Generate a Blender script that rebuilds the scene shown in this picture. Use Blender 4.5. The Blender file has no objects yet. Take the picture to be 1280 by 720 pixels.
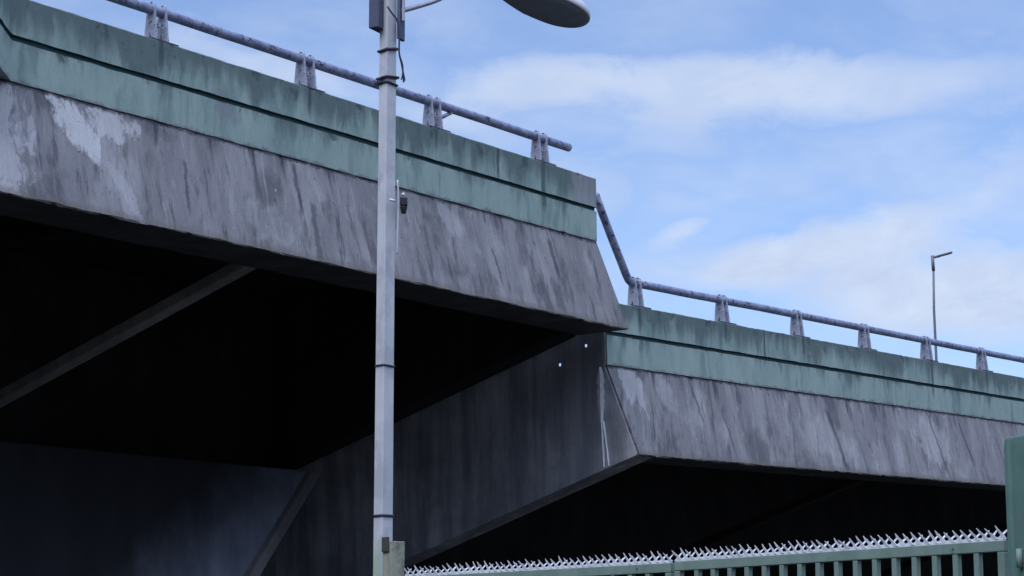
import bpy, bmesh, math, random
from mathutils import Vector, Matrix, noise
random.seed(7)
S = bpy.context.scene
COL = S.collection
R = math.radians

# ------------------------------------------------------------------ camera
PITCH = R(10.1247)
cam_d = bpy.data.cameras.new('camera'); cam = bpy.data.objects.new('camera', cam_d); COL.objects.link(cam)
cam.location = (0, 0, 1.6); cam.rotation_euler = (math.pi / 2 + PITCH, 0, 0)
cam_d.sensor_width = 36; cam_d.lens = 36 * 2800 / 1280; cam_d.clip_end = 5000; cam_d.clip_start = 0.1
S.camera = cam

def ray(x, y):            # direction (u = X/Y, v = Z/Y) seen at a pixel of the 1280 x 720 photograph
    r, u, f = x - 640, 360 - y, 2800.0
    Y = f * math.cos(PITCH) - u * math.sin(PITCH)
    return r / Y, (f * math.sin(PITCH) + u * math.cos(PITCH)) / Y
def at(x, y, Y):
    u, v = ray(x, y)
    return Vector((u * Y, Y, 1.6 + v * Y))

# ------------------------------------------------------------------ node helper
class NT:
    def __init__(s, tree): s.t = tree; s.n = tree.nodes; s.l = tree.links; s.n.clear()
    def put(s, inp, v):
        if isinstance(v, bpy.types.NodeSocket): s.l.new(v, inp)
        elif v is not None:
            if isinstance(v, (tuple, list)) and len(v) == 3 and inp.type == 'RGBA': v = (*v, 1)
            inp.default_value = v
    def math(s, op, a, b=None, c=None, clamp=False):
        n = s.n.new('ShaderNodeMath'); n.operation = op; n.use_clamp = clamp
        for i, v in enumerate((a, b, c)):
            if v is not None: s.put(n.inputs[i], v)
        return n.outputs[0]
    def sstep(s, v, a, b, lo=0.0, hi=1.0):
        n = s.n.new('ShaderNodeMapRange'); n.interpolation_type = 'SMOOTHSTEP'; n.clamp = True
        s.put(n.inputs['Value'], v); s.put(n.inputs['From Min'], a); s.put(n.inputs['From Max'], b)
        s.put(n.inputs['To Min'], lo); s.put(n.inputs['To Max'], hi)
        return n.outputs[0]
    def mix(s, f, a, b, mode='MIX'):
        n = s.n.new('ShaderNodeMix'); n.data_type = 'RGBA'; n.blend_type = mode; n.clamp_factor = True
        s.put(n.inputs[0], f); s.put(n.inputs[6], a); s.put(n.inputs[7], b)
        return n.outputs[2]
    def noise(s, vec, scale=1, detail=4, rough=.55, dist=0):
        n = s.n.new('ShaderNodeTexNoise'); n.noise_dimensions = '3D'
        s.put(n.inputs['Vector'], vec); s.put(n.inputs['Scale'], scale); s.put(n.inputs['Detail'], detail)
        s.put(n.inputs['Roughness'], rough); s.put(n.inputs['Distortion'], dist)
        return n.outputs[0]
    def comb(s, x, y, z):
        n = s.n.new('ShaderNodeCombineXYZ')
        for i, v in enumerate((x, y, z)): s.put(n.inputs[i], v)
        return n.outputs[0]
    def sep(s, v):
        n = s.n.new('ShaderNodeSeparateXYZ'); s.put(n.inputs[0], v); return n.outputs
    def scaled(s, v, sc, off=(0, 0, 0)):
        n = s.n.new('ShaderNodeMapping'); s.put(n.inputs[0], v); n.inputs[1].default_value = off; n.inputs[3].default_value = sc
        return n.outputs[0]
    def obj(s): return s.n.new('ShaderNodeTexCoord').outputs['Object']
    def finish(s, col, rough=.85, metal=0, bump=None, bstr=.3, bdist=.02, spec=.3):
        b = s.n.new('ShaderNodeBsdfPrincipled'); o = s.n.new('ShaderNodeOutputMaterial')
        s.put(b.inputs['Base Color'], col); s.put(b.inputs['Roughness'], rough); s.put(b.inputs['Metallic'], metal)
        s.put(b.inputs['Specular IOR Level'], spec)
        if bump is not None:
            n = s.n.new('ShaderNodeBump'); n.inputs['Strength'].default_value = bstr; n.inputs['Distance'].default_value = bdist
            s.put(n.inputs['Height'], bump); s.l.new(n.outputs[0], b.inputs['Normal'])
        s.l.new(b.outputs[0], o.inputs[0])
def mat(name):
    m = bpy.data.materials.new(name); m.use_nodes = True
    return m, NT(m.node_tree)

# ------------------------------------------------------------------ materials
def green_paint(name, seed, marks):
    m, t = mat(name); co = t.obj(); x, y, z = t.sep(co)
    xs = t.math('ADD', x, seed)
    wob = t.math('MULTIPLY', t.math('SUBTRACT', t.noise(t.scaled(co, (3, 3, 2.2)), 1, 4), .5), .30)
    xw = t.math('ADD', xs, wob)
    up = t.math('MULTIPLY', z, -1.0)                                  # depth below the parapet top
    low = t.math('GREATER_THAN', up, .485)
    d = t.math('SUBTRACT', up, t.math('MULTIPLY', low, .485))        # depth below the top or below the groove
    l0 = t.noise(t.comb(t.math('MULTIPLY', xs, .7), 1.3, t.math('MULTIPLY', low, 9.0)), 1, 2, .5)
    l1 = t.noise(t.comb(t.math('MULTIPLY', xw, 2.1), 3.3, t.math('MULTIPLY', low, 9.0)), 1, 3, .55)
    l2 = t.noise(t.comb(t.math('MULTIPLY', xw, 7.5), 7.7, t.math('MULTIPLY', low, 5.0)), 1, 3, .6)
    L = t.math('ADD', t.math('ADD', t.math('MULTIPLY', l1, 1.05), t.math('MULTIPLY', l2, .60)), t.math('MULTIPLY', l0, .85))
    L = t.math('SUBTRACT', L, t.math('MULTIPLY_ADD', low, .34, .92))
    mott = t.noise(t.scaled(co, (2.2, 2.2, 1.6), (seed, 5, 0)), 1, 6, .62)
    fine = t.noise(t.scaled(co, (7, 7, 5), (seed, 2, 0)), 1, 6, .68)
    L = t.math('ADD', L, t.math('MULTIPLY', t.math('SUBTRACT', fine, .5), .35))
    drip = t.sstep(t.math('SUBTRACT', L, d), -.16, .22)
    fade = t.noise(t.comb(t.math('MULTIPLY', xw, 7), seed, t.math('MULTIPLY', z, 1.0)), 1, 6, .65)
    wide = t.noise(t.comb(t.math('MULTIPLY', xw, 2.6), seed + 4, t.math('MULTIPLY', z, .7)), 1, 4, .6)
    base = t.mix(t.sstep(mott, .34, .68), (.262, .358, .325), (.362, .465, .420))
    base = t.mix(t.math('MULTIPLY', low, .45), base, (.385, .480, .432))
    base = t.mix(t.sstep(wide, .50, .66, 0, .55), base, (.42, .505, .465))
    base = t.mix(t.sstep(wide, .48, .34, 0, .60), base, (.165, .255, .240))
    base = t.mix(t.sstep(fade, .56, .72, 0, .5), base, (.44, .51, .475))
    base = t.mix(t.sstep(fade, .44, .30, 0, .5), base, (.140, .225, .210))
    dark = t.mix(fine, (.070, .100, .102), (.165, .215, .208))
    colr = t.mix(t.math('MULTIPLY', drip, .86), base, dark)
    # black mould clinging under the top edge
    mould = t.noise(t.scaled(co, (3.4, 3.4, 2.6), (seed, 9, 3)), 1, 8, .74, .5)
    mm = t.sstep(t.math('SUBTRACT', mould, t.math('MULTIPLY', d, t.math('MULTIPLY_ADD', low, .5, .35))), .50, .60, 0, .72)
    colr = t.mix(mm, colr, t.mix(fine, (.035, .050, .052), (.085, .110, .108)))
    # run-off below the rail posts
    for (px_, wd, ln) in marks:
        a_ = t.math('ABSOLUTE', t.math('ADD', t.math('ADD', x, -px_), t.math('MULTIPLY', wob, .25)))
        mk = t.math('MULTIPLY', t.sstep(a_, wd, wd * .35), t.sstep(t.math('ADD', up, t.math('MULTIPLY', fine, .4)), ln + .25, ln - .05))
        colr = t.mix(t.math('MULTIPLY', mk, .75), colr, (.055, .080, .085))
    # worn patches where the bare grey concrete shows
    bare = t.noise(t.scaled(co, (.9, .9, 1.3), (seed * 3 + 11, 2, 4)), 1, 5, .6)
    colr = t.mix(t.sstep(bare, .62, .69, 0, .7), colr, (.31, .31, .33))
    # bare end of the upper band beside the joint
    ends = t.math('MULTIPLY', t.sstep(t.math('ADD', x, t.math('MULTIPLY', wob, 1.5)), -.72, -.62), t.math('SUBTRACT', 1, low))
    ends = t.math('MULTIPLY', ends, t.math('LESS_THAN', x, .01))
    colr = t.mix(t.math('MULTIPLY', ends, .72), colr, (.32, .31, .34))
    worn = t.math('SUBTRACT', t.math('SUBTRACT', up, .955), t.math('MULTIPLY', t.math('SUBTRACT', t.noise(t.scaled(co, (4, 4, 4), (seed, 4, 4)), 1, 7, .75), .5), .30))
    colr = t.mix(t.sstep(worn, -.02, .02, 0, .75), colr, t.mix(fine, (.12, .12, .13), (.26, .255, .265)))
    chips = t.noise(t.scaled(co, (22, 22, 22), (seed, 1, 1)), 1, 3, .6)
    colr = t.mix(t.sstep(chips, .70, .73, 0, .6), colr, (.40, .42, .42))
    grain = t.noise(co, 60, 4, .6)
    colr = t.mix(.28, colr, t.mix(grain, (.05, .05, .05), (.95, .95, .95)), 'OVERLAY')
    t.finish(colr, .8, 0, t.math('ADD', t.math('MULTIPLY', mott, .7), t.math('MULTIPLY', grain, .25)), .35, .02)
    return m

def bare_concrete(name, seed, patches, lean, cracks):
    m, t = mat(name); co = t.obj(); x, y, z = t.sep(co)
    d = t.math('SUBTRACT', t.math('MULTIPLY', z, -1), .97)           # 0 at the top of the fascia, 1.4 at its foot
    big = t.noise(t.scaled(co, (.8, 0, .35), (seed, 0, 0)), 1, 5, .6)
    wob = t.math('MULTIPLY', t.math('SUBTRACT', t.noise(t.comb(t.math('MULTIPLY', x, 1.6), seed, t.math('MULTIPLY', z, .5)), 1, 5, .6), .5), .26)
    xw = t.math('ADD', t.math('MULTIPLY_ADD', d, lean, t.math('ADD', x, wob)), seed)
    st1 = t.noise(t.comb(t.math('MULTIPLY', xw, 2.6), 0, t.math('MULTIPLY', z, .5)), 1, 6, .62)
    st2 = t.noise(t.comb(t.math('MULTIPLY', xw, 9.0), 4, t.math('MULTIPLY', z, 1.0)), 1, 5, .65)
    st3 = t.noise(t.comb(t.math('MULTIPLY', xw, 6.0), 9, t.math('MULTIPLY', z, .8)), 1, 6, .68)
    st4 = t.noise(t.comb(t.math('MULTIPLY', xw, 1.1), 13, t.math('MULTIPLY', z, .8)), 1, 5, .62)
    blot = t.noise(t.comb(t.math('MULTIPLY', xw, 3.0), 7, t.math('MULTIPLY', z, .75)), 1, 8, .68)
    run1 = t.noise(t.comb(t.math('MULTIPLY', xw, 3.2), seed + 5, 0), 1, 3, .6)
    run2 = t.noise(t.comb(t.math('MULTIPLY', xw, 11), seed + 8, 0), 1, 3, .6)
    run = t.sstep(t.math('SUBTRACT', t.math('ADD', t.math('MULTIPLY', run1, 2.6), t.math('MULTIPLY', run2, 1.4)), t.math('ADD', d, 1.95)), -.05, .40)
    rung = t.noise(t.comb(t.math('MULTIPLY', xw, 26), 2, t.math('MULTIPLY', z, 1.2)), 1, 4, .6)
    base = t.mix(t.sstep(st1, .30, .70), (.178, .174, .186), (.315, .304, .318))
    base = t.mix(t.sstep(big, .38, .64, 0, .6), base, (.202, .196, .208))
    base = t.mix(t.sstep(st4, .48, .36, 0, .62), base, (.078, .078, .090))
    base = t.mix(t.sstep(st4, .54, .66, 0, .45), base, (.41, .40, .415))
    base = t.mix(t.sstep(st2, .55, .72, 0, .42), base, (.43, .415, .43))
    base = t.mix(t.sstep(st3, .44, .31, 0, .80), base, (.052, .052, .062))
    base = t.mix(t.sstep(blot, .48, .36, 0, .82), base, (.105, .100, .112))
    base = t.mix(t.math('MULTIPLY', run, t.sstep(rung, .35, .62, .30, .92)), base, (.050, .050, .060))
    # pale scale and peeled patches
    pn = t.noise(t.comb(t.math('MULTIPLY', xw, 3.0), 3, t.math('MULTIPLY', z, 1.5)), 1, 8, .72, .4)
    pf = t.noise(t.comb(t.math('MULTIPLY', xw, 10), 7, t.math('MULTIPLY', z, 4.5)), 1, 6, .7, .4)
    ragged = t.math('ADD', t.math('MULTIPLY', t.math('SUBTRACT', pn, .5), 3.4), t.math('MULTIPLY', t.math('SUBTRACT', pf, .5), 1.5))
    pm = t.sstep(t.noise(t.comb(t.math('MULTIPLY', xw, 1.3), 30, t.math('MULTIPLY', z, .5)), 1, 8, .74, .3), .60, .72, 0, .4)
    for (cx, cd, rx, rd, sl, st) in patches:                          # centre along, centre down, radii, lean, strength
        ax = t.math('DIVIDE', t.math('ADD', t.math('ADD', x, -cx), t.math('MULTIPLY', t.math('ADD', d, -cd), -sl)), rx)
        ad = t.math('DIVIDE', t.math('ADD', d, -cd), rd)
        q = t.math('ADD', t.math('MULTIPLY', ax, ax), t.math('MULTIPLY', ad, ad))
        pm = t.math('MAXIMUM', pm, t.sstep(t.math('ADD', t.math('SUBTRACT', .75, q), ragged), -.10, .40, 0, st))
    colr = t.mix(pm, base, t.mix(pn, (.40, .39, .40), (.66, .65, .66)))
    # dark ragged line under the parapet, earthy rim at the foot
    rag = t.math('MULTIPLY', t.noise(t.scaled(co, (7, 7, 7), (seed, 0, 2)), 1, 5, .7), .16)
    colr = t.mix(t.sstep(t.math('SUBTRACT', d, rag), -.02, -.055, 0, .85), colr, (.050, .050, .062))
    foot = t.math('SUBTRACT', d, t.math('MULTIPLY', rag, .9))
    colr = t.mix(t.sstep(foot, 1.20, 1.30, 0, .6), colr, (.16, .14, .12))
    jag = t.math('MULTIPLY', t.math('SUBTRACT', t.noise(t.comb(x, seed, t.math('MULTIPLY', z, 4.0)), 1, 6, .7), .5), .22)
    for (cx, d0, d1, w_, ln) in cracks:
        q_ = t.math('ABSOLUTE', t.math('ADD', t.math('ADD', x, -cx), t.math('ADD', t.math('MULTIPLY', d, ln), jag)))
        ck = t.math('MULTIPLY', t.sstep(q_, w_, w_ * .3), t.math('MULTIPLY', t.sstep(d, d0 - .06, d0 + .04), t.sstep(d, d1 + .12, d1 - .10)))
        colr = t.mix(t.math('MULTIPLY', ck, .58), colr, (.038, .038, .048))
    fl = t.noise(t.scaled(co, (14, 14, 9), (seed, 6, 6)), 1, 2, .5)
    colr = t.mix(t.sstep(fl, .755, .775, 0, .6), colr, (.56, .55, .57))
    colr = t.mix(t.sstep(fl, .27, .255, 0, .7), colr, (.05, .05, .055))
    grain = t.noise(co, 45, 5, .65)
    colr = t.mix(.3, colr, t.mix(grain, (.02, .02, .02), (.98, .98, .98)), 'OVERLAY')
    h = t.math('ADD', t.math('MULTIPLY', st3, .9), t.math('ADD', t.math('MULTIPLY', grain, .25), t.math('MULTIPLY', pm, .5)))
    t.finish(colr, .9, 0, h, .55, .035, .2)
    return m

def simple_concrete(name, a, b, streak=1.0, dark=.5, wood=False):
    m, t = mat(name); co = t.obj(); x, y, z = t.sep(co)
    st = t.noise(t.scaled(co, (2.5 * streak, 2.5 * streak, .35)), 1, 6, .62)
    bg = t.noise(co, .8, 5, .6); gr = t.noise(co, 35, 4, .6)
    c = t.mix(t.sstep(st, .3, .7), a, b)
    c = t.mix(t.sstep(bg, .35, .6, 0, dark), c, tuple(v * .45 for v in a))
    c = t.mix(.25, c, t.mix(gr, (0, 0, 0), (1, 1, 1)), 'OVERLAY')
    t.finish(c, .9, 0, t.math('ADD', st, t.math('MULTIPLY', gr, .3)), .4, .02, .2)
    return m

def paint_metal(name, a, b, rust=.0, rough=.5, metal=.0, scale=6, top=None, spot=None):
    m, t = mat(name); co = t.obj(); x, y, z = t.sep(co)
    n1 = t.noise(co, scale, 6, .65); n2 = t.noise(t.scaled(co, (scale * 2, scale * 2, scale * .4)), 1, 5, .6)
    c = t.mix(t.sstep(n1, .3, .7), a, b)
    c = t.mix(t.sstep(n2, .55, .75, 0, .35), c, tuple(v * .5 for v in a))
    if rust:
        rn = t.noise(t.scaled(co, (1, 1, 1), (4, 4, 4)), scale * 1.6, 6, .7)
        c = t.mix(t.sstep(rn, .68 - rust, .74 - rust), c, (.045, .035, .035))
    if top: # (height above which the paint changes, colour below)
        c = t.mix(t.sstep(t.math('ADD', z, t.math('MULTIPLY', n1, .12)), top[0] - .10, top[0] + .16), top[1], c)
    if spot:
        sn = t.noise(t.scaled(co, (1, 1, .7), (9, 1, 2)), 3.0, 6, .7)
        c = t.mix(t.sstep(sn, .50, .62, 0, .8), c, spot)
    t.finish(c, rough, metal, n1, .15, .004, .4)
    return m

def plain(name, c, rough=.6, metal=0, spec=.4):
    m, t = mat(name); n = t.noise(t.obj(), 12, 4, .6)
    t.finish(t.mix(n, tuple(v * .75 for v in c), tuple(min(1, v * 1.25) for v in c)), rough, metal, None, spec=spec)
    return m

M = {}
M['green_near'] = green_paint('weathered_green_paint', 0.0, [(-1.44, .085, .80), (-6.78, .05, .40), (-4.08, .05, .35), (-9.5, .06, .45), (-2.6, .05, .60)])
M['green_far'] = green_paint('weathered_green_paint_b', 41.3, [(.95, .06, .45), (3.6, .06, .35), (6.3, .08, .45), (11.5, .07, .75), (14.1, .07, .5), (4.9, .05, .62)])
M['fascia_near'] = bare_concrete('streaked_concrete', 0.0, [(-10.95, .38, .36, .44, .45, .95), (-10.35, .22, .55, .26, .0, .7), (-10.45, .98, .16, .40, .45, .30), (-12.4, .6, .75, 1.2, .0, .6), (-3.9, .3, .3, .3, .3, .3), (-8.0, 1.0, .6, .3, .1, .22)], .24, [(-9.15, .45, 1.1, .04, .25), (-7.1, .10, .75, .045, .22), (-6.85, .6, 1.35, .08, .25), (-3.0, .6, 1.1, .04, .1), (-1.4, .2, .8, .07, .1)])
M['fascia_far'] = bare_concrete('streaked_concrete_b', 57.9, [(.50, .33, .36, .55, .05, .6), (1.5, .40, .30, .35, .0, .25), (10.9, .6, .9, .6, .0, .35), (6.4, .8, 1.3, .5, .4, .2)], .48, [(11.15, .03, 1.35, .05, .14), (2.35, .02, .75, .05, .05), (3.1, .5, 1.2, .035, .1), (6.9, .3, 1.3, .09, .1), (12.5, .2, 1.0, .06, .1)])
M['groove'] = plain('mossy_groove_dirt', (.030, .072, .075), .9)
M['soffit'] = simple_concrete('shaded_concrete', (.030, .028, .028), (.045, .042, .040), 1, .5)  # deep shade of the underside put into an even concrete colour
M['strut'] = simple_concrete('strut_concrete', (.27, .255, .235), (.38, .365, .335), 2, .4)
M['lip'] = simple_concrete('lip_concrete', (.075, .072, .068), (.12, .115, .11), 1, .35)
M['rib'] = simple_concrete('rib_concrete', (.10, .092, .085), (.16, .148, .135), 1, .35)
M['endwall'] = simple_concrete('joint_concrete', (.28, .285, .315), (.62, .61, .64), 1.3, .5)
m, t = mat('shaded_pier_concrete'); co = t.obj(); x_, y_, z_ = t.sep(co)
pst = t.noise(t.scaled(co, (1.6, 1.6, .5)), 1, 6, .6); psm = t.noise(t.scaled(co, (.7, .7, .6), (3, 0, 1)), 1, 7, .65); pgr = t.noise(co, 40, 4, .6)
pc = t.mix(t.sstep(pst, .3, .7), (.21, .24, .33), (.33, .37, .47))  # bluish glow of the lower face put into the base colour
shade_fade = t.math('ADD', t.math('ADD', t.math('MULTIPLY', t.math('ADD', z_, 5.2), .75), t.math('MULTIPLY', t.math('ADD', x_, 2.4), -.50)), t.math('MULTIPLY', t.math('SUBTRACT', psm, .5), 1.7))
pc = t.mix(t.sstep(shade_fade, -.75, .85, 0, .93), pc, (.022, .022, .025))  # painted shade: face fades to black towards the upper left under the deck
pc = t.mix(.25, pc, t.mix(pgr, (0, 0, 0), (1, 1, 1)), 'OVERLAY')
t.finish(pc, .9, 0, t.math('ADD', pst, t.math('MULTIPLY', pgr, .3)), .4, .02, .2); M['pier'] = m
M['pier_edge'] = simple_concrete('pier_edge_concrete', (.21, .21, .225), (.30, .30, .32), 1, .4)
M['wall'] = simple_concrete('shade_black_wall', (.018, .018, .019), (.03, .029, .03), 1, .5)  # near-black shade under the spans put into the colour
M['calcite'] = plain('white_lime_crust', (.84, .84, .86), .7)
M['rail'] = paint_metal('lilac_rail_paint', (.17, .19, .32), (.35, .38, .52), .13, .45, 0, 7)
M['post'] = paint_metal('lilac_post_paint', (.30, .32, .41), (.48, .50, .59), .11, .5, 0, 9)
M['plate'] = plain('dark_base_plate', (.06, .06, .08), .6)
M['pole'] = paint_metal('grey_pole_paint', (.47, .48, .52), (.60, .61, .64), 0, .5, 0, 2.2, (2.66, (.36, .46, .36)), (.40, .41, .45))
M['band'] = plain('dark_band', (.035, .035, .06), .5)
M['box'] = plain('dark_box_paint', (.075, .08, .13), .5)
M['arm'] = plain('arm_metal', (.36, .37, .44), .4, .3)
M['head_top'] = plain('pale_lamp_housing', (.62, .64, .68), .35)
M['head_rim'] = plain('grey_lamp_rim', (.48, .49, .52), .4)
M['head_glass'] = plain('dark_lamp_glass', (.27, .31, .36), .35, 0, .5)
M['white'] = plain('white_plastic', (.7, .7, .75), .5)
M['black'] = plain('black_plastic', (.02, .02, .028), .5)
M['fence'] = paint_metal('green_fence_paint', (.145, .215, .180), (.200, .275, .235), .02, .55, 0, 5)
M['gap_shadow'] = plain('post_gap_shadow', (.055, .058, .05), .8)  # shadow colour for the strip between pole and post
M['bigpost'] = paint_metal('green_post_paint', (.085, .165, .145), (.115, .205, .175), .03, .6, 0, 4, None, (.11, .155, .14))
M['lpost'] = paint_metal('dirty_post_paint', (.27, .28, .215), (.34, .35, .27), .02, .7, 0, 6, None, (.10, .11, .09))
M['galv'] = plain('galvanised_spikes', (.72, .73, .78), .45, .1)
M['farlamp'] = plain('far_lamp_paint', (.16, .17, .22), .5)
M['asphalt'] = simple_concrete('ground_asphalt', (.045, .044, .042), (.06, .058, .055), .3, .3)
M['road'] = simple_concrete('deck_asphalt', (.045, .045, .045), (.06, .06, .06), .3, .3)
# ------------------------------------------------------------------ mesh helpers
def link(name, bm, m, parent=None, smooth=False, bevel=0, loc=None):
    bmesh.ops.recalc_face_normals(bm, faces=bm.faces[:])
    me = bpy.data.meshes.new(name); bm.to_mesh(me); bm.free()
    for k in (m if isinstance(m, (list, tuple)) else [m]): me.materials.append(k)
    if smooth:
        for p in me.polygons: p.use_smooth = True
    o = bpy.data.objects.new(name, me); COL.objects.link(o)
    if parent: o.parent = parent
    if loc is not None: o.location = loc
    if bevel:
        b = o.modifiers.new('bevel', 'BEVEL'); b.width = bevel; b.segments = 2; b.limit_method = 'ANGLE'; b.angle_limit = R(40)
    return o
def thing(name, label, cat, loc=(0, 0, 0), group=None, matrix=None):
    o = bpy.data.objects.new(name, None); COL.objects.link(o); o.empty_display_size = .3
    if matrix is not None: o.matrix_world = matrix
    else: o.location = loc
    o['label'] = label; o['category'] = cat
    if group: o['group'] = group
    return o
def prism(bm, prof, s0, s1, step=.12, jit=.0, seed=0, shift=None, slots=None, cap=True, chips=None):
    """profile of (n, z) points swept along local x; n runs towards local -y"""
    ns = max(1, int(round((s1 - s0) / step))); rings = []
    for i in range(ns + 1):
        s = s0 + (s1 - s0) * i / ns; ring = []
        for k, (n, z) in enumerate(prof):
            if shift: n = n + shift(s, k, n, z)
            if jit:
                a = noise.noise(Vector((s * 2.6 + seed, k * 1.7, 0))) + .7 * noise.noise(Vector((s * 8.3 + seed, k * 1.7, 5)))
                b = noise.noise(Vector((s * 2.6 + seed, k * 1.7, 9))) + .7 * noise.noise(Vector((s * 8.3 + seed, k * 1.7, 15)))
                n += a * jit; z += b * jit
                if chips and k in chips:
                    c_ = noise.noise(Vector((s * 5.1 + seed, k * 3.1, 31))) + .6 * noise.noise(Vector((s * 14.0, k * 3.1, 44)))
                    c_ = max(0.0, c_ - .42) * .075
                    n -= c_ * chips[k][0]; z += c_ * chips[k][1]
            ring.append(bm.verts.new((s, -n, z)))
        rings.append(ring)
    K = len(prof)
    for i in range(ns):
        for k in range(K):
            f = bm.faces.new((rings[i][k], rings[i][(k + 1) % K], rings[i + 1][(k + 1) % K], rings[i + 1][k]))
            if slots: f.material_index = slots.get(k, 0)
    if cap: bm.faces.new(rings[0]); bm.faces.new(rings[-1][::-1])
def box(bm, lo, hi, mtx=None):
    v = [bm.verts.new((x, y, z)) for x in (lo[0], hi[0]) for y in (lo[1], hi[1]) for z in (lo[2], hi[2])]
    for q in ((0, 1, 3, 2), (4, 6, 7, 5), (0, 4, 5, 1), (2, 3, 7, 6), (0, 2, 6, 4), (1, 5, 7, 3)): bm.faces.new([v[i] for i in q])
    if mtx is not None:
        for a in v: a.co = mtx @ a.co
def tube(bm, pts, r, seg=14, cap=True):
    pts = [Vector(p) for p in pts]; rr = r if isinstance(r, (list, tuple)) else [r] * len(pts)
    rings = []; up = Vector((0.13, 0.2, 1)).normalized()
    for i, p in enumerate(pts):
        t = (pts[min(i + 1, len(pts) - 1)] - pts[max(i - 1, 0)]).normalized()
        if abs(t.dot(up)) > .95: up = Vector((1, .1, 0)).normalized()
        a = t.cross(up).normalized(); b = a.cross(t)
        rings.append([bm.verts.new(p + (a * math.cos(2 * math.pi * k / seg) + b * math.sin(2 * math.pi * k / seg)) * rr[i]) for k in range(seg)])
    for i in range(len(rings) - 1):
        for k in range(seg): bm.faces.new((rings[i][k], rings[i][(k + 1) % seg], rings[i + 1][(k + 1) % seg], rings[i + 1][k]))
    if cap: bm.faces.new(rings[0][::-1]); bm.faces.new(rings[-1])
def curve(ctrl, n=8):
    """Catmull-Rom through the control points"""
    P = [Vector(c) for c in ctrl]; P = [2 * P[0] - P[1]] + P + [2 * P[-1] - P[-2]]; out = []
    for i in range(1, len(P) - 2):
        for k in range(n):
            t = k / n; a, b, c, d = P[i - 1:i + 3]
            out.append(.5 * ((2 * b) + (c - a) * t + (2 * a - 5 * b + 4 * c - d) * t * t + (3 * b - a - 3 * c + d) * t ** 3))
    return out + [P[-2]]

# ------------------------------------------------------------------ setting
bm = bmesh.new(); bmesh.ops.create_grid(bm, x_segments=2, y_segments=2, size=2500)
g = link('ground', bm, M['asphalt']); g['kind'] = 'structure'

# ------------------------------------------------------------------ the two spans
def frame(O, az, grade):
    hx, hy = math.sin(R(az)), math.cos(R(az))
    return Matrix(((hx, -hy, 0, O[0]), (hy, hx, 0, O[1]), (grade, 0, 1, O[2]), (0, 0, 0, 1)))
NEAR = frame((1.275, 33.178, 9.2145), 34.523, .01545)
FAR = frame((1.416, 33.382, 7.365), 35.476, .03866)
def place(o, Mx):   # span frame as plain rotation (grade as a pitch), so nothing is sheared
    h = Vector((Mx[0][0], Mx[1][0], Mx[2][0])).normalized(); y = Vector((Mx[0][1], Mx[1][1], 0)).normalized(); z = h.cross(y)
    o.matrix_world = Matrix(((h.x, y.x, z.x, Mx[0][3]), (h.y, y.y, z.y, Mx[1][3]), (h.z, y.z, z.z, Mx[2][3]), (0, 0, 0, 1)))

PARAPET = [(-.012, 0), (0, -.012), (0, -.452), (-.035, -.460), (-.035, -.505), (0, -.515), (0, -.97), (-.235, -.97), (-.225, -.012), (-.215, 0)]
EDGE = [(-.016, -.972), (.525, -2.352), (.515, -2.370), (-.355, -2.370), (-.375, -2.350), (-.375, -.972)]
W = 14.0
def mirror(p): return [(-W - n, z) for n, z in p][::-1]
def make_span(name, label, green, fascia, s0, s1, ribs, girder0, girder1, seed, shift=None):
    r = thing(name, label, 'overpass', group='overpass spans')
    bm = bmesh.new(); prism(bm, PARAPET, s0, s1, .06, .006, seed, shift, {2: 1, 3: 1, 4: 1}, chips={0: (1, -1), 1: (1, -1), 6: (1, .6)}); pp = link('parapet', bm, [green, M['groove'], M['endwall']], r)
    for p in pp.data.polygons:
        if abs(p.normal.x) > .9: p.material_index = 2
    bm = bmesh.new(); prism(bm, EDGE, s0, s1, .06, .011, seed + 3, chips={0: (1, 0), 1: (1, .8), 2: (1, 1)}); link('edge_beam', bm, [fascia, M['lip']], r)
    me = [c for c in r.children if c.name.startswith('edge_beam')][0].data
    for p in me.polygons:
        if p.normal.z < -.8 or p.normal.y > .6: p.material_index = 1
    bm = bmesh.new(); prism(bm, mirror(PARAPET), s0, s1, .5, .0, seed); link('parapet', bm, green, r)
    bm = bmesh.new(); prism(bm, mirror(EDGE), s0, s1, .5, .0, seed); link('edge_beam', bm, fascia, r)
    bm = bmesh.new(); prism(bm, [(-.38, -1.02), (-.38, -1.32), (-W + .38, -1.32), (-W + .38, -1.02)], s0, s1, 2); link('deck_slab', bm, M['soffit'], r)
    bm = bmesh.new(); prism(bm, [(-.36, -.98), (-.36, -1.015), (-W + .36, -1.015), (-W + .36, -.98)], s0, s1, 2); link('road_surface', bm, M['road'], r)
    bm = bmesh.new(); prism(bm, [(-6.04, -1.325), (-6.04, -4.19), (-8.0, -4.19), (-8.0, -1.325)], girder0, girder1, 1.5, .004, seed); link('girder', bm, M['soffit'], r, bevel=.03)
    RIB = [(-.378, -1.323), (-.378, -2.40), (-6.035, -4.175), (-6.035, -1.323)]
    for s in ribs:
        bm = bmesh.new()
        if s == -.44: prism(bm, RIB, s, s + .42, .21, .004, s); link('rib', bm, M['soffit'], r, bevel=.03); continue
        prism(bm, [(-.37, -2.23), (-.37, -2.38), (-6.035, -4.165), (-6.035, -4.01)], s + .02, s + .25, .23, .004, s); link('strut', bm, M['strut' if s < 0 else 'soffit'], r, bevel=.02)  # lower span's struts take the shade-dark colour
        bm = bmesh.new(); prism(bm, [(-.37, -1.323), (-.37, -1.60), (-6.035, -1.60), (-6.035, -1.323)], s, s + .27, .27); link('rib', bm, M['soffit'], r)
        bm = bmesh.new(); prism(bm, [(-W - n + .005, z) for n, z in RIB][::-1], s, s + .42, .5); link('rib', bm, M['rib'], r)
    return r

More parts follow.
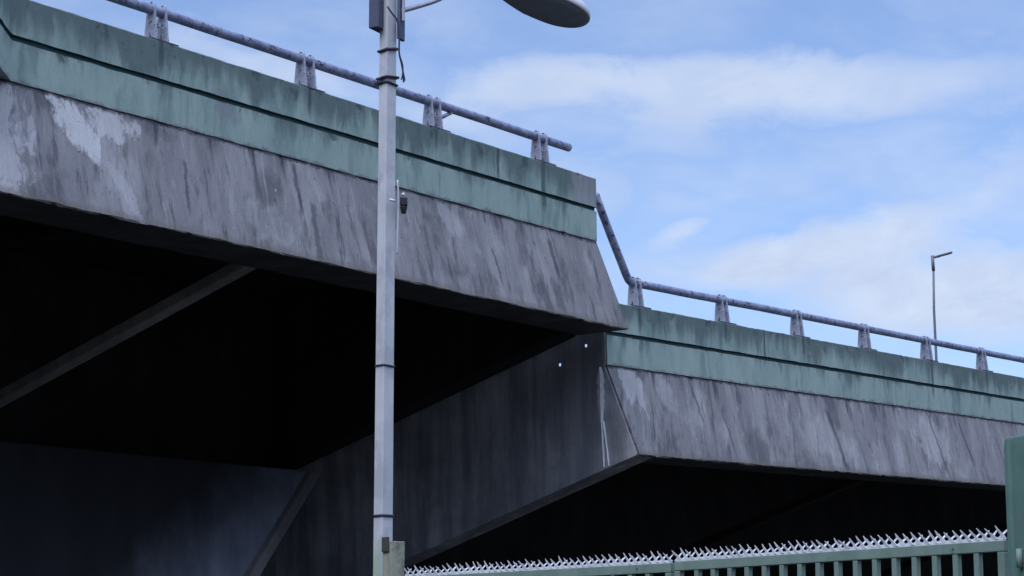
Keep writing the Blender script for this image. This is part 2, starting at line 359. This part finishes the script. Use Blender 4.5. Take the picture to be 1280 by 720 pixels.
def pilaster(s, k, n, z):
    if n < -.1: return 0.0
    return min(max(0.0, min(.45, .73 * (-11.83 - s))), max(0.0, min(.45, .73 * (s + 15.4))))
near = make_span('overpass_span', 'higher overpass span with green parapet over streaked grey fascia, ending above the lower span',
                 M['green_near'], M['fascia_near'], -62, 0, [-7.60, -.44, -16.5, -28, -40], -62, -.005, 1.0, pilaster)
far = make_span('overpass_span', 'lower overpass span running off right behind the fence, white lime streak on its end wall',
                M['green_far'], M['fascia_far'], 0, 90, [9.0, 20, 32, 46, 60], .52, 90, 50.0)
# end wall of the lower span, deepening inwards
bm = bmesh.new()
prism(bm, [(-.05, -.974), (.478, -2.335), (.470, -2.366), (-5.98, -4.42), (-8.02, -4.42), (-8.02, -.974)], -.012, .50, .25, .003, 5)
link('end_wall', bm, M['endwall'], far, bevel=.008)
bm = bmesh.new(); prism(bm, [(-8.03, -.98), (-8.03, -4.40), (-13.6, -2.6), (-13.6, -.98)], .02, .50, .25); link('diaphragm', bm, M['wall'], far)  # inner stretch of the end wall, its shade put into the colour
# thin upstand closing the joint, with two small holes the sky shows through
bm = bmesh.new()
fy = (-.0125, .008); ZT, ZB = -.30, -.983
def slab(n0, n1, z0, z1): box(bm, (fy[0], -n0, z0), (fy[1], -n1, z1))
edges = [(-.03, -.351), (-.399, -.836), (-.884, -13.6)]
for a, b in edges: slab(a, b, ZB, ZT)
for a, b, z0, z1 in ((-.3512, -.3988, ZB, -.674), (-.3512, -.3988, -.628, ZT), (-.8362, -.8838, ZB, -.926), (-.8362, -.8838, -.880, ZT)): slab(a, b, z0, z1)
link('joint_upstand', bm, M['endwall'], far)
# lime crust run down the end wall
bm = bmesh.new()
def fine_pts(pts):
    out = []
    for a, b in zip(pts, pts[1:]):
        k = max(1, int(abs(b[1] - a[1]) / .025))
        for i in range(k):
            f = i / k; z = a[1] + (b[1] - a[1]) * f; w = a[2] + (b[2] - a[2]) * f
            out.append((a[0] + (b[0] - a[0]) * f + .005 * noise.noise(Vector((z * 9, a[0], 2))), z, max(.004, w * (1 + .30 * noise.noise(Vector((z * 16, a[0] * 3, 8)))))))
    return out + [pts[-1]]
def drip(pts):
    vs = []
    for (n, z, w) in fine_pts(pts): vs.append((bm.verts.new((-.013, -(n - w), z)), bm.verts.new((-.034, -n, z)), bm.verts.new((-.013, -(n + w), z))))
    for a, b in zip(vs, vs[1:]):
        bm.faces.new((a[0], a[1], b[1], b[0])); bm.faces.new((a[1], a[2], b[2], b[1]))
drip([(-.125 + .004 * noise.noise(Vector((z * 5, 1, 0))), -z, w) for z, w in ((1.00, .014), (1.08, .050), (1.20, .066), (1.40, .064), (1.55, .052), (1.72, .040), (1.84, .026))])
drip([(-.125, -1.80, .024), (-.118, -2.0, .020), (-.112, -2.2, .016), (-.105, -2.40, .018), (-.105, -2.51, .012)])
drip([(-.095, -1.82, .016), (-.070, -2.0, .014), (-.045, -2.2, .012), (-.025, -2.40, .017), (-.02, -2.49, .010)])
link('lime_streak', bm, M['calcite'], far)
place(near, NEAR); place(far, FAR)

# pier under the joint: hammerhead narrowing downwards
pier = thing('bridge_pier', 'dark concrete pier narrowing downwards under the higher span, pale rib along its slanted edge', 'pier')
bm = bmesh.new()
def pier_ring(z, sl, sr, c=.15):
    n0, n1 = -5.15, -8.7
    return [bm.verts.new((s, -n, z)) for s, n in ((sl + c, n0), (sr - c, n0), (sr, n0 - c), (sr, n1), (sl, n1), (sl, n0 - c))]
rings = [pier_ring(*q) for q in ((-4.20, -9.6, -.25), (-4.36, -9.5, -.38), (-6.10, -8.0, -1.92), (-6.6, -7.7, -2.2), (-9.25, -7.6, -2.25))]
for a, b in zip(rings, rings[1:]):
    for k in range(6): bm.faces.new((a[k], a[(k + 1) % 6], b[(k + 1) % 6], b[k]))
bm.faces.new(rings[0]); bm.faces.new(rings[-1][::-1])
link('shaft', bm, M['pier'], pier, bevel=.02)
bm = bmesh.new(); ep = []
for z, sr in ((-4.215, -.28), (-4.36, -.40), (-6.10, -1.94), (-6.6, -2.22), (-9.25, -2.27)):
    ep.append([bm.verts.new((sr + a, -n, z + .02 * noise.noise(Vector((z, a, n))))) for a, n in ((-.34, -5.155), (-.30, -5.06), (-.06, -5.06), (.0, -5.16), (.0, -5.5), (-.34, -5.5))])
for a, b in zip(ep, ep[1:]):
    for k in range(6): bm.faces.new((a[k], a[(k + 1) % 6], b[(k + 1) % 6], b[k]))
bm.faces.new(ep[0]); bm.faces.new(ep[-1][::-1]); link('edge_rib', bm, M['pier_edge'], pier, bevel=.015)
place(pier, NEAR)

# walls added to block light under the spans, coloured as dark as shade
for Mx, a, b, zz, lab in ((NEAR, -62, -.3, -2.39, 'added light-blocking wall in a shade-dark colour beneath the higher span, behind the pier'), (FAR, .3, 90, -2.39, 'added light-blocking wall in a shade-dark colour beneath the lower span, behind the spiked fence')):
    wall = thing('light_block_wall', lab, 'wall', group='added walls under the spans')
    bm = bmesh.new(); prism(bm, [(-13.75, zz - .25), (-13.75, -14), (-14.1, -14), (-14.1, zz - .25)], a, b, 3); link('light_block_body', bm, M['wall'], wall)
    bm = bmesh.new(); prism(bm, [(-13.68, zz), (-13.68, zz - .248), (-14.18, zz - .248), (-14.18, zz)], a, b, 3); link('light_block_top', bm, M['wall'], wall)
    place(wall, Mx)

# ------------------------------------------------------------------ guard rails
def fin_bm():             # one upright plate, square to the rail, narrowing to a round head
    bm = bmesh.new(); prof = [(-.105, 0), (.105, 0), (.062, .40)]
    for k in range(1, 8):
        a = math.pi * k / 8; prof.append((.062 * math.cos(a), .415 + .062 * math.sin(a)))
    prof.append((-.062, .40))
    f0 = [bm.verts.new((-.014, p, q)) for p, q in prof]; f1 = [bm.verts.new((.014, p, q)) for p, q in prof]
    bm.faces.new(f0[::-1]); bm.faces.new(f1)
    for i in range(len(prof)): bm.faces.new((f0[i], f0[(i + 1) % len(prof)], f1[(i + 1) % len(prof)], f1[i]))
    return bm
fin0 = plate0 = None
def rail_post(parent, s, gap):
    global fin0, plate0
    p_bm = bmesh.new(); box(p_bm, (-.018, -.05, .20), (.018, .05, .25))           # web between the fins
    p = link('post', bm=p_bm, m=M['post'], parent=parent, loc=(s, .15, 0))
    p.scale = (1, 1, 1)
    for k in (-1, 1):
        if fin0 is None: fin0 = f = link('fin', fin_bm(), M['post'], p, bevel=.004)
        else: f = fin0.copy(); COL.objects.link(f); f.parent = p
        f.location = (k * gap, 0, .022); f.rotation_euler = (0, 0, R(random.uniform(-3, 3)))
    if plate0 is None:
        b = bmesh.new(); box(b, (-.24, -.135, .001), (.24, .135, .022)); plate0 = q = link('base_plate', b, M['plate'], p, bevel=.003)
    else: q = plate0.copy(); COL.objects.link(q); q.parent = p
def pipe(bm, pts, r, seed):
    out = []
    for a, b in zip(pts, pts[1:]):
        a, b = Vector(a), Vector(b); n = max(1, int((b - a).length / .35))
        for i in range(n): out.append(a + (b - a) * i / n)
    out.append(Vector(pts[-1]))
    for i, q in enumerate(out): q.z += .006 * noise.noise(Vector((q.x * .9, seed, 0)))
    tube(bm, out, r, 18)
r1 = thing('guard_rail', 'higher lilac pipe rail on twin-plate posts, running to its cut end above the near span', 'guard rail', group='pipe guard rails')
bm = bmesh.new(); pipe(bm, [(-62, .15, .402), (-.52, .15, .402)], .062, 1); link('pipe', bm, M['rail'], r1, True)
for s in (-9.43, -6.695, -3.96, -1.31): rail_post(r1, s, .095)
for k in range(1, 12): rail_post(r1, -9.43 - 2.71 * k, .095)
bm = bmesh.new(); tube(bm, [(-3.83, .13, .20), (-3.50, .15, .36)], .028, 10); link('brace', bm, M['rail'], r1, True)
place(r1, NEAR)
r2 = thing('guard_rail', 'lower lilac pipe rail with a steep bent end dropping from the broken-off span', 'guard rail', group='pipe guard rails')
bm = bmesh.new()
bend = [Vector(q) for q in ((1.06, .15, .398), (.97, .15, .405), (.905, .15, .432), (.86, .15, .48), (.82, .15, .53))]
pipe(bm, [(90, .15, .412), (6.2, .15, .412), (1.06, .15, .398)], .062, 2)
tube(bm, bend + [Vector((.64, .15, .78)), Vector((.424, .15, 1.08)), Vector((.20, .15, 1.40)), Vector((.03, .15, 1.66))], .062, 18)
link('pipe', bm, M['rail'], r2, True)
for s in (1.09, 3.76, 6.35, 8.95, 11.60, 14.22): rail_post(r2, s, .072)
for k in range(1, 12): rail_post(r2, 14.22 + 2.64 * k, .072)
place(r2, FAR)

# ------------------------------------------------------------------ street lamp in front
LY = 16.7
u0, v0 = ray(478.5, 700); base = Vector((u0 * LY, LY, 0))
ut, vt = ray(487.5, 0)
lamp = thing('street_lamp', 'pale grey square lamp pole standing before the higher span, dark box near its top', 'street lamp', base, 'street lamps')
lean = (ut * LY - u0 * LY) / (vt * LY)
def lz(y): return 1.6 + ray(480, y)[1] * LY
bm = bmesh.new()
yaw = Matrix.Rotation(R(42), 4, 'Z')
H = 8.3
for_z = [0, 1.5, 2.4, 3.4, 5, 6.6, H]
rings = []
for z in for_z:
    h = .0555 - .0012 * z; rings.append([bm.verts.new(yaw @ Vector((a * h, b * h, z))) for a, b in ((-1, -1), (1, -1), (1, 1), (-1, 1))])
for a, b in zip(rings, rings[1:]):
    for k in range(4): bm.faces.new((a[k], a[(k + 1) % 4], b[(k + 1) % 4], b[k]))
bm.faces.new(rings[0][::-1]); bm.faces.new(rings[-1])
link('pole', bm, M['pole'], lamp, bevel=.007)
bm = bmesh.new(); box(bm, (-.14, -.14, .005), (.14, .14, .025)); link('base_plate', bm, M['pole'], lamp, bevel=.004)
def sq_ring(z, h, t, tilt=0, sag=0):
    bm = bmesh.new(); pts = []
    for k in range(16):
        a = 2 * math.pi * k / 16; ca, sa = math.cos(a), math.sin(a); q = max(abs(ca), abs(sa)); k2 = h / q if q > .72 else h / .72
        pts.append(yaw @ Vector((ca * min(k2, h * 1.36), sa * min(k2, h * 1.36), 0)) + Vector((0, 0, z + tilt * ca + sag * sa)))
    pts += [pts[0], pts[1]]
    tube(bm, pts, t, 8, False); return bm
for (y, t, tilt, ex) in ((645, .010, 0, .003), (458, .008, -.004, .003), (63, .012, .012, .006), (98, .011, .006, .012), (106, .010, -.01, .006)):
    z = lz(y); link('clamp_band', sq_ring(z, .0555 - .0012 * z + ex, t, tilt), M['band'], lamp, True)
def rel(x, y, dy=0.0): return at(x, y, LY + dy) - base
# dark control box on the left, slim plate on the right, both clipped by the frame
zb = lz(38); c = rel(474.5, 38)
bm = bmesh.new(); box(bm, (-.045, -.10, zb), (.045, .10, zb + .62), Matrix.Translation((c.x + .004, .01, 0)) @ Matrix.Rotation(R(-28), 4, 'Z')); link('control_box', bm, M['box'], lamp, bevel=.006)
zb = lz(50); c = rel(501, 50)
bm = bmesh.new(); box(bm, (-.014, -.05, zb), (.014, .05, zb + .55), Matrix.Translation((c.x, .0, 0)) @ Matrix.Rotation(R(-20), 4, 'Z')); link('side_plate', bm, M['box'], lamp, bevel=.004)
bm = bmesh.new(); box(bm, (-.012, -.012, lz(28)), (.012, .012, lz(28) + .6), Matrix.Translation((rel(504.5, 20).x, -.03, 0))); link('bracket', bm, M['arm'], lamp, bevel=.003)
# cables
bm = bmesh.new()
tube(bm, curve([rel(484, 8, -.12), rel(491, 18, -.11), rel(497, 27, -.09), rel(499, 48, -.09), rel(499, 66, -.09), rel(502, 80, -.07), rel(504, 92, -.06), rel(504.5, 103, -.05)], 6), .007, 8)
tube(bm, curve([rel(500, 70, -.08), rel(503.5, 82, -.08), rel(503, 94, -.07), rel(501.5, 100, -.06)], 6), .005, 8)
tube(bm, curve([rel(504, 90, -.06), rel(505.5, 96, -.05), rel(506.5, 101, -.05)], 5), .004, 8)
link('cable', bm, M['band'], lamp, True)
bm = bmesh.new(); tube(bm, [rel(477, 97, -.05), rel(472.5, 99, -.03), rel(471.5, 102, -.02), rel(475, 104, -.04)], .008, 8); link('cable_loop', bm, M['band'], lamp, True)
# insulator clamp half way up
cl = link('insulator', *(lambda b: (box(b, (-.028, -.03, lz(258)), (.028, .03, lz(248)), Matrix.Translation((rel(505, 250).x, -.02, 0))), tube(b, [rel(504.5, 267, -.02), rel(504.5, 258, -.02)], [.018, .030], 12), (b, M['black']))[2])(bmesh.new()), lamp, bevel=.006)
bm = bmesh.new(); bmesh.ops.create_icosphere(bm, subdivisions=2, radius=.014, matrix=Matrix.Translation(rel(504, 243, -.03)))
tube(bm, [rel(487, 249.5, -.11), rel(494, 251, -.10)], .010, 8); link('bolt', bm, M['white'], lamp, True)
bm = bmesh.new(); tube(bm, curve([rel(497, 225, -.07), rel(498, 250, -.07), rel(496.8, 300, -.07), rel(496, 318, -.06)], 6), .006, 8); link('conduit', bm, M['pole'], lamp, True)
# arm and head
AZ = R(62); ax = Vector((math.sin(AZ), math.cos(AZ), 0))
tip = at(733, 31, LY + 1.1) - base
DR = R(14); axis = Vector((ax.x * math.cos(DR), ax.y * math.cos(DR), -math.sin(DR)))
HL = .98; tail = tip - axis * HL
a0 = rel(501, 14, -.02)
bm = bmesh.new()
tube(bm, curve([a0, rel(522, 8.0, .1), rel(545, .5, .22), rel(575, -14, .38), rel(603, -28, .55), tail - axis * .10 + Vector((0, 0, .035)), tail + axis * .12 + Vector((0, 0, .03))], 7), .019, 12)
link('arm', bm, M['arm'], lamp, True)
side = axis.cross(Vector((0, 0, 1))).normalized(); ROLL = R(-5)
side = (Matrix.Rotation(ROLL, 3, axis) @ side); upv = side.cross(axis).normalized()
def head_w(t): return .235 * (max(0.0, 1 - abs((t - .60) / (.60 if t < .60 else .40)) ** 2.8)) ** .5 * (.55 + .45 * min(1, t / .5)) + .002
def ell(bm, levels, n=30):
    rings = []
    for (off, scl, sh) in levels:
        ring = []
        for k in range(2 * n):
            tt = k / n if k <= n else 2 - k / n; tt = .5 - .5 * math.cos(math.pi * tt); sg = 1 if k <= n else -1
            t2 = .5 + (tt - .5) * (1 - sh); w = head_w(tt) * scl
            ring.append(bm.verts.new(tail + axis * (t2 * HL) + side * (sg * w) + upv * off))
        rings.append(ring)
    m = 2 * n
    for a, b in zip(rings, rings[1:]):
        for k in range(m): bm.faces.new((a[k], a[(k + 1) % m], b[(k + 1) % m], b[k]))
    return rings
bm = bmesh.new(); rg = ell(bm, [(.036, .99, .0), (.075, .93, .03), (.115, .72, .12), (.140, .36, .35), (.146, .05, .6)]); bm.faces.new(rg[-1])
head = link('lamp_head', bm, M['head_top'], lamp, True)
bm = bmesh.new(); ell(bm, [(.036, .985, .0), (.036, 1.0, 0), (.004, 1.0, .0), (-.004, .97, .01), (-.003, .92, .05)]); link('rim', bm, M['head_rim'], head, True)
bm = bmesh.new(); rg = ell(bm, [(-.003, .925, .048), (-.022, .86, .10), (-.034, .62, .24), (-.039, .25, .5)]); bm.faces.new(rg[-1]); link('lens', bm, M['head_glass'], head, True)

# ------------------------------------------------------------------ lamp beyond the lower span (stands on its far edge)
FY = 66.0
b2 = at(1170.5, 452, FY); t2 = at(1165.5, 322, FY)
zdeck = 9.0
l2 = thing('street_lamp', 'thin distant street lamp rising behind the rail of the lower span', 'street lamp', (b2.x, FY, 0), 'street lamps')
bm = bmesh.new(); tube(bm, [(.06, 0, 0), (0, 0, b2.z), (-.02, 0, (b2.z + t2.z) / 2), (t2.x - b2.x + .02, 0, t2.z - .35)], [.06, .042, .038, .034], 12); link('pole', bm, M['farlamp'], l2, True)
bm = bmesh.new(); q = t2 - Vector((b2.x, FY, 0)); tube(bm, [(q.x + .02, 0, q.z - .40), (q.x, 0, q.z + .06)], .050, 12); link('collar', bm, M['farlamp'], l2, True)
e = at(1190, 315.5, FY) - Vector((b2.x, FY, 0))
bm = bmesh.new(); tube(bm, [(q.x, 0, q.z), (q.x + .22, 0, q.z + .05)], .04, 10); link('arm', bm, M['farlamp'], l2, True)
bm = bmesh.new(); d = (e - q); a = math.atan2(d.z, d.x)
box(bm, (.16, -.10, -.03), (d.length, .10, .025), Matrix.Translation(q) @ Matrix.Rotation(-a, 4, 'Y')); link('lamp_head', bm, M['farlamp'], l2, bevel=.02)

# ------------------------------------------------------------------ fence
def fence_frame(P, Q):
    d = Q - P; L = d.length; h = d.normalized(); n = Vector((h.y, -h.x, 0))      # local x along, y away from the viewer
    return Matrix(((h.x, -n.x, 0, P.x), (h.y, -n.y, 0, P.y), (0, 0, 1, 0), (0, 0, 0, 1))), L
TOP = 2.40
def on_top(x, y):
    u, v = ray(x, y); k = (TOP - 1.6) / v; return Vector((u * k, k, 0))
A, B, D = on_top(1240, 676.5), on_top(843, 702.3), on_top(507, 720.5)
A = A + (A - B).normalized() * .10
spike_me = None
def spike_mesh():
    bm = bmesh.new()
    def strip(pts, y0, t=.0016):
        vs = []
        for (x, z, w, y) in pts: vs.append([bm.verts.new((x - w, y0 + y - t, z)), bm.verts.new((x + w, y0 + y - t, z)), bm.verts.new((x + w, y0 + y + t, z)), bm.verts.new((x - w, y0 + y + t, z))])
        for a, b in zip(vs, vs[1:]):
            for k in range(4): bm.faces.new((a[k], a[(k + 1) % 4], b[(k + 1) % 4], b[k]))
        bm.faces.new(vs[0]); bm.faces.new(vs[-1])
    strip([(.016, 0, .0130, 0), (-.004, .024, .0110, -.004), (-.022, .043, .0085, -.011), (-.035, .066, .0015, -.020)], -.002)
    strip([(-.029, 0, .0130, 0), (-.006, .022, .0110, .003), (.013, .040, .0080, .010), (.021, .050, .0015, .014)], .002)
    return bm
def panel(name, label, P, Q, lift, nb, stile0, stile1):
    global spike_me
    Mx, L = fence_frame(P, Q)
    r = thing(name, label, 'fence', group='green fence panels', matrix=Mx)
    bm = bmesh.new()
    box(bm, (0, -.022, TOP - .066 + lift), (L, .022, TOP - .006 + lift)); link('top_rail', bm, M['fence'], r, bevel=.004)
    bm = bmesh.new(); box(bm, (0, -.022, .20), (L, .022, .26)); link('bottom_rail', bm, M['fence'], r, bevel=.004)
    for x, w in ((0, stile0), (L - stile1, stile1)):
        bm = bmesh.new(); box(bm, (x, -.021, .262), (x + w, .021, TOP - .068 + lift)); link('stile', bm, M['fence'], r, bevel=.004)
    bar0 = None; n = nb
    for k in range(n):
        x = stile0 + (L - stile0 - stile1) * (k + 1) / (n + 1)
        if bar0 is None:
            bm = bmesh.new(); box(bm, (-.0185, -.0185, .262), (.0185, .0185, TOP - .068 + lift)); bar0 = b = link('bar', bm, M['fence'], r, bevel=.003)
        else: b = bar0.copy(); COL.objects.link(b); b.parent = r
        b.location = (x, 0, 0)
    bm = bmesh.new(); box(bm, (0, -.004, TOP - .006 + lift), (L, -.001, TOP + .013 + lift)); st = link('spike_strip', bm, M['galv'], r)
    n = int(L / .0600); s0 = None
    for k in range(n):
        x = .03 + (L - .05) * k / (n - 1)
        if s0 is None: s0 = s = link('spike', spike_mesh(), M['galv'], st)
        else: s = s0.copy(); COL.objects.link(s); s.parent = st
        s.location = (x, -.004, TOP + .002 + lift); s.rotation_euler = (R(random.uniform(-9, 9)), R(random.gauss(0, 3)), R(random.uniform(-9, 9))); s.scale = (random.uniform(.9, 1.12), 1, random.uniform(.86, 1.12))
    return r
AB = (A - B).normalized()
panel('barred_fence', 'green barred fence panel with pale spikes running up to the big square post', B + AB * .02, A, .006, 16, .05, .05)
panel('barred_fence', 'green barred fence panel with pale spikes between the lamp pole post and the other panel', D, B - (B - D).normalized() * .015, 0, 15, .05, .05)

def post(name, label, x, y, Y, w, ytop, yaw_deg, m, grooved):
    u, v = ray(x, y); r = thing(name, label, 'post', (u * Y, Y, 0)); h = 1.6 + ray(x, ytop)[1] * Y
    bm = bmesh.new(); q = w / 2
    if grooved:     # square post with shallow channels down its faces and a worn rounded top
        prof = []
        for k in range(4):
            a = Matrix.Rotation(R(90 * k), 2)
            for p in ((-q, -q), (-q * .62, -q), (-q * .56, -q + .012), (-q * .18, -q + .012), (-q * .12, -q)): prof.append(a @ Vector(p))
        rings = [[bm.verts.new((p.x * s, p.y * s, z)) for p in prof] for z, s in ((0, 1), (h * .5, 1), (h - .05, 1), (h - .015, .97), (h, .90))]
        for a, b in zip(rings, rings[1:]):
            for k in range(len(prof)): bm.faces.new((a[k], a[(k + 1) % len(prof)], b[(k + 1) % len(prof)], b[k]))
        bm.faces.new(rings[0][::-1]); bm.faces.new(rings[-1])
    else: box(bm, (-q, -q, 0), (q, q, h))
    o = link('shaft', bm, m, r, bevel=.006); r.rotation_euler = (0, 0, R(yaw_deg))
    return r, h
gp, h = post('gate_post', 'tall square green post at the far right end of the spiked fence', 1293, 700, 12.05, .20, 545, 22, M['bigpost'], True)
for z in (2.28, .6):
    bm = bmesh.new(); tube(bm, [(-.115, -.03, z - .05), (-.115, -.03, z + .05)], .018, 12); link('hinge', bm, M['fence'], gp, True)
lp, h = post('fence_post', 'short dirty beige-green post at the foot of the lamp pole, left end of the fence', 492, 700, 16.05, .115, 677, 38, M['lpost'], False)
bm = bmesh.new(); box(bm, (-.072, -.03, h - .075), (-.0585, .05, h + .03)); link('shadow_strip', bm, M['gap_shadow'], lp, bevel=.003)  # dark strip standing in for the shadow between pole and post

# ------------------------------------------------------------------ sky, sun, colour
w = bpy.data.worlds.new('World'); S.world = w; w.use_nodes = True; t = NT(w.node_tree)
SUN_EL, SUN_AZ = 50.0, 210.0       # azimuth from +Y, clockwise; behind the viewer's left shoulder side of the sky
sky = t.n.new('ShaderNodeTexSky'); sky.sky_type = 'NISHITA'; sky.sun_disc = False; sky.sun_elevation = R(SUN_EL); sky.sun_rotation = R(SUN_AZ); sky.altitude = 50; sky.air_density = 1.0; sky.dust_density = .6; sky.ozone_density = 2.0
SKYTINT = (1.0, 1.12, 1.40); CLOUD_A = (4.6, 5.5, 7.4); CLOUD_B = (5.7, 6.45, 7.9)
dirv = t.n.new('ShaderNodeTexCoord').outputs['Generated']; X, Y, Z = t.sep(dirv)
ay = t.math('MAXIMUM', t.math('ABSOLUTE', Y), .08)
U, V = t.math('DIVIDE', X, ay), t.math('DIVIDE', Z, ay)
uv = t.comb(U, V, 0.0)
n_big = t.noise(t.scaled(uv, (9, 17, 1), (3.1, 1.7, 0)), 1, 6, .55, .3)
n_fin = t.noise(t.scaled(uv, (24, 40, 1), (1.3, 4.1, 0)), 1, 8, .66, .5)
n_w = t.math('MULTIPLY', t.math('SUBTRACT', n_big, .5), .10)
acc = None
BLOBS = [ # px x, y, rx, ry, turn (deg, up to the right), strength
 (660, 112, 150, 46, 4, .88), (860, 112, 190, 52, 3, .85), (1120, 112, 230, 50, 6, .72), (820, 165, 130, 40, -14, .45),
 (1230, 245, 210, 62, 18, .75), (1090, 300, 230, 38, 14, .62), (1200, 365, 260, 80, 0, .95), (985, 325, 130, 26, 16, .75),
 (850, 290, 60, 20, 24, .72), (845, 335, 170, 40, 4, .55), (745, 235, 70, 50, -10, .50), (560, 150, 170, 34, -14, .62),
 (380, 95, 190, 34, -18, .60), (250, 60, 200, 26, -17, .38), (430, 30, 200, 50, 0, .15), (1240, 20, 120, 34, 5, .25), (1010, 320, 30, 12, 10, .5)]
nz = t.math('ADD', t.math('MULTIPLY', t.math('SUBTRACT', n_big, .5), 2.5), t.math('MULTIPLY', t.math('SUBTRACT', n_fin, .5), 1.5))
for (px, py, rx, ry, an, st) in BLOBS:
    u, v = ray(px, py); k = 2840.0
    mp = t.n.new('ShaderNodeMapping'); mp.vector_type = 'TEXTURE'; t.put(mp.inputs[0], uv)
    mp.inputs[1].default_value = (u, v, 0); mp.inputs[2].default_value = (0, 0, R(an)); mp.inputs[3].default_value = (rx / k, ry / k, 1)
    ln = t.n.new('ShaderNodeVectorMath'); ln.operation = 'LENGTH'; t.l.new(mp.outputs[0], ln.inputs[0])
    b = t.sstep(t.math('ADD', ln.outputs['Value'], nz), 1.35, .15, 0, st)
    acc = b if acc is None else t.math('SUBTRACT', t.math('ADD', acc, b), t.math('MULTIPLY', acc, b))
rest = t.sstep(n_big, .36, .72, .12, .48)
front = t.sstep(Y, .0, .3)
back_n = t.noise(t.scaled(dirv, (2.2, 2.2, 4)), 1, 4, .6)
backc = t.sstep(back_n, .36, .60, .35, .95)
cover = t.math('ADD', t.math('MULTIPLY', front, t.math('MAXIMUM', acc, rest)), t.math('MULTIPLY', t.math('SUBTRACT', 1, front), backc))
skyc = t.mix(1.0, sky.outputs[0], SKYTINT, 'MULTIPLY')
cloud = t.mix(t.sstep(n_fin, .3, .7), CLOUD_A, CLOUD_B)
final = t.mix(cover, skyc, cloud)
# overcast towards the zenith and behind the viewer: clouds brighten with height, dim at the horizon
gain = t.math('ADD', t.math('MULTIPLY', front, t.sstep(Z, .40, .85, 1.0, 2.2)), t.math('MULTIPLY', t.math('SUBTRACT', 1, front), t.sstep(Z, .10, .72, .10, 2.7)))
sc = t.n.new('ShaderNodeVectorMath'); sc.operation = 'SCALE'; t.l.new(final, sc.inputs[0]); t.l.new(gain, sc.inputs['Scale'])
bg = t.n.new('ShaderNodeBackground'); t.l.new(sc.outputs[0], bg.inputs[0]); bg.inputs[1].default_value = .12
w.cycles.sampling_method = 'MANUAL'; w.cycles.sample_map_resolution = 256
ow = t.n.new('ShaderNodeOutputWorld'); t.l.new(bg.outputs[0], ow.inputs[0])

sd = bpy.data.lights.new('sun', 'SUN'); sd.energy = 1.15; sd.angle = R(35); sd.color = (1, .97, .94)
so = bpy.data.objects.new('sun', sd); COL.objects.link(so)
dv = Vector((math.sin(R(SUN_AZ)) * math.cos(R(SUN_EL)), math.cos(R(SUN_AZ)) * math.cos(R(SUN_EL)), math.sin(R(SUN_EL))))
so.rotation_euler = dv.to_track_quat('Z', 'Y').to_euler()

S.render.engine = 'CYCLES'
S.view_settings.view_transform = 'Standard'; S.view_settings.look = 'None'; S.view_settings.exposure = 0.0; S.view_settings.gamma = 1
S.cycles.max_bounces = 4; S.cycles.diffuse_bounces = 3; S.cycles.use_denoising = True
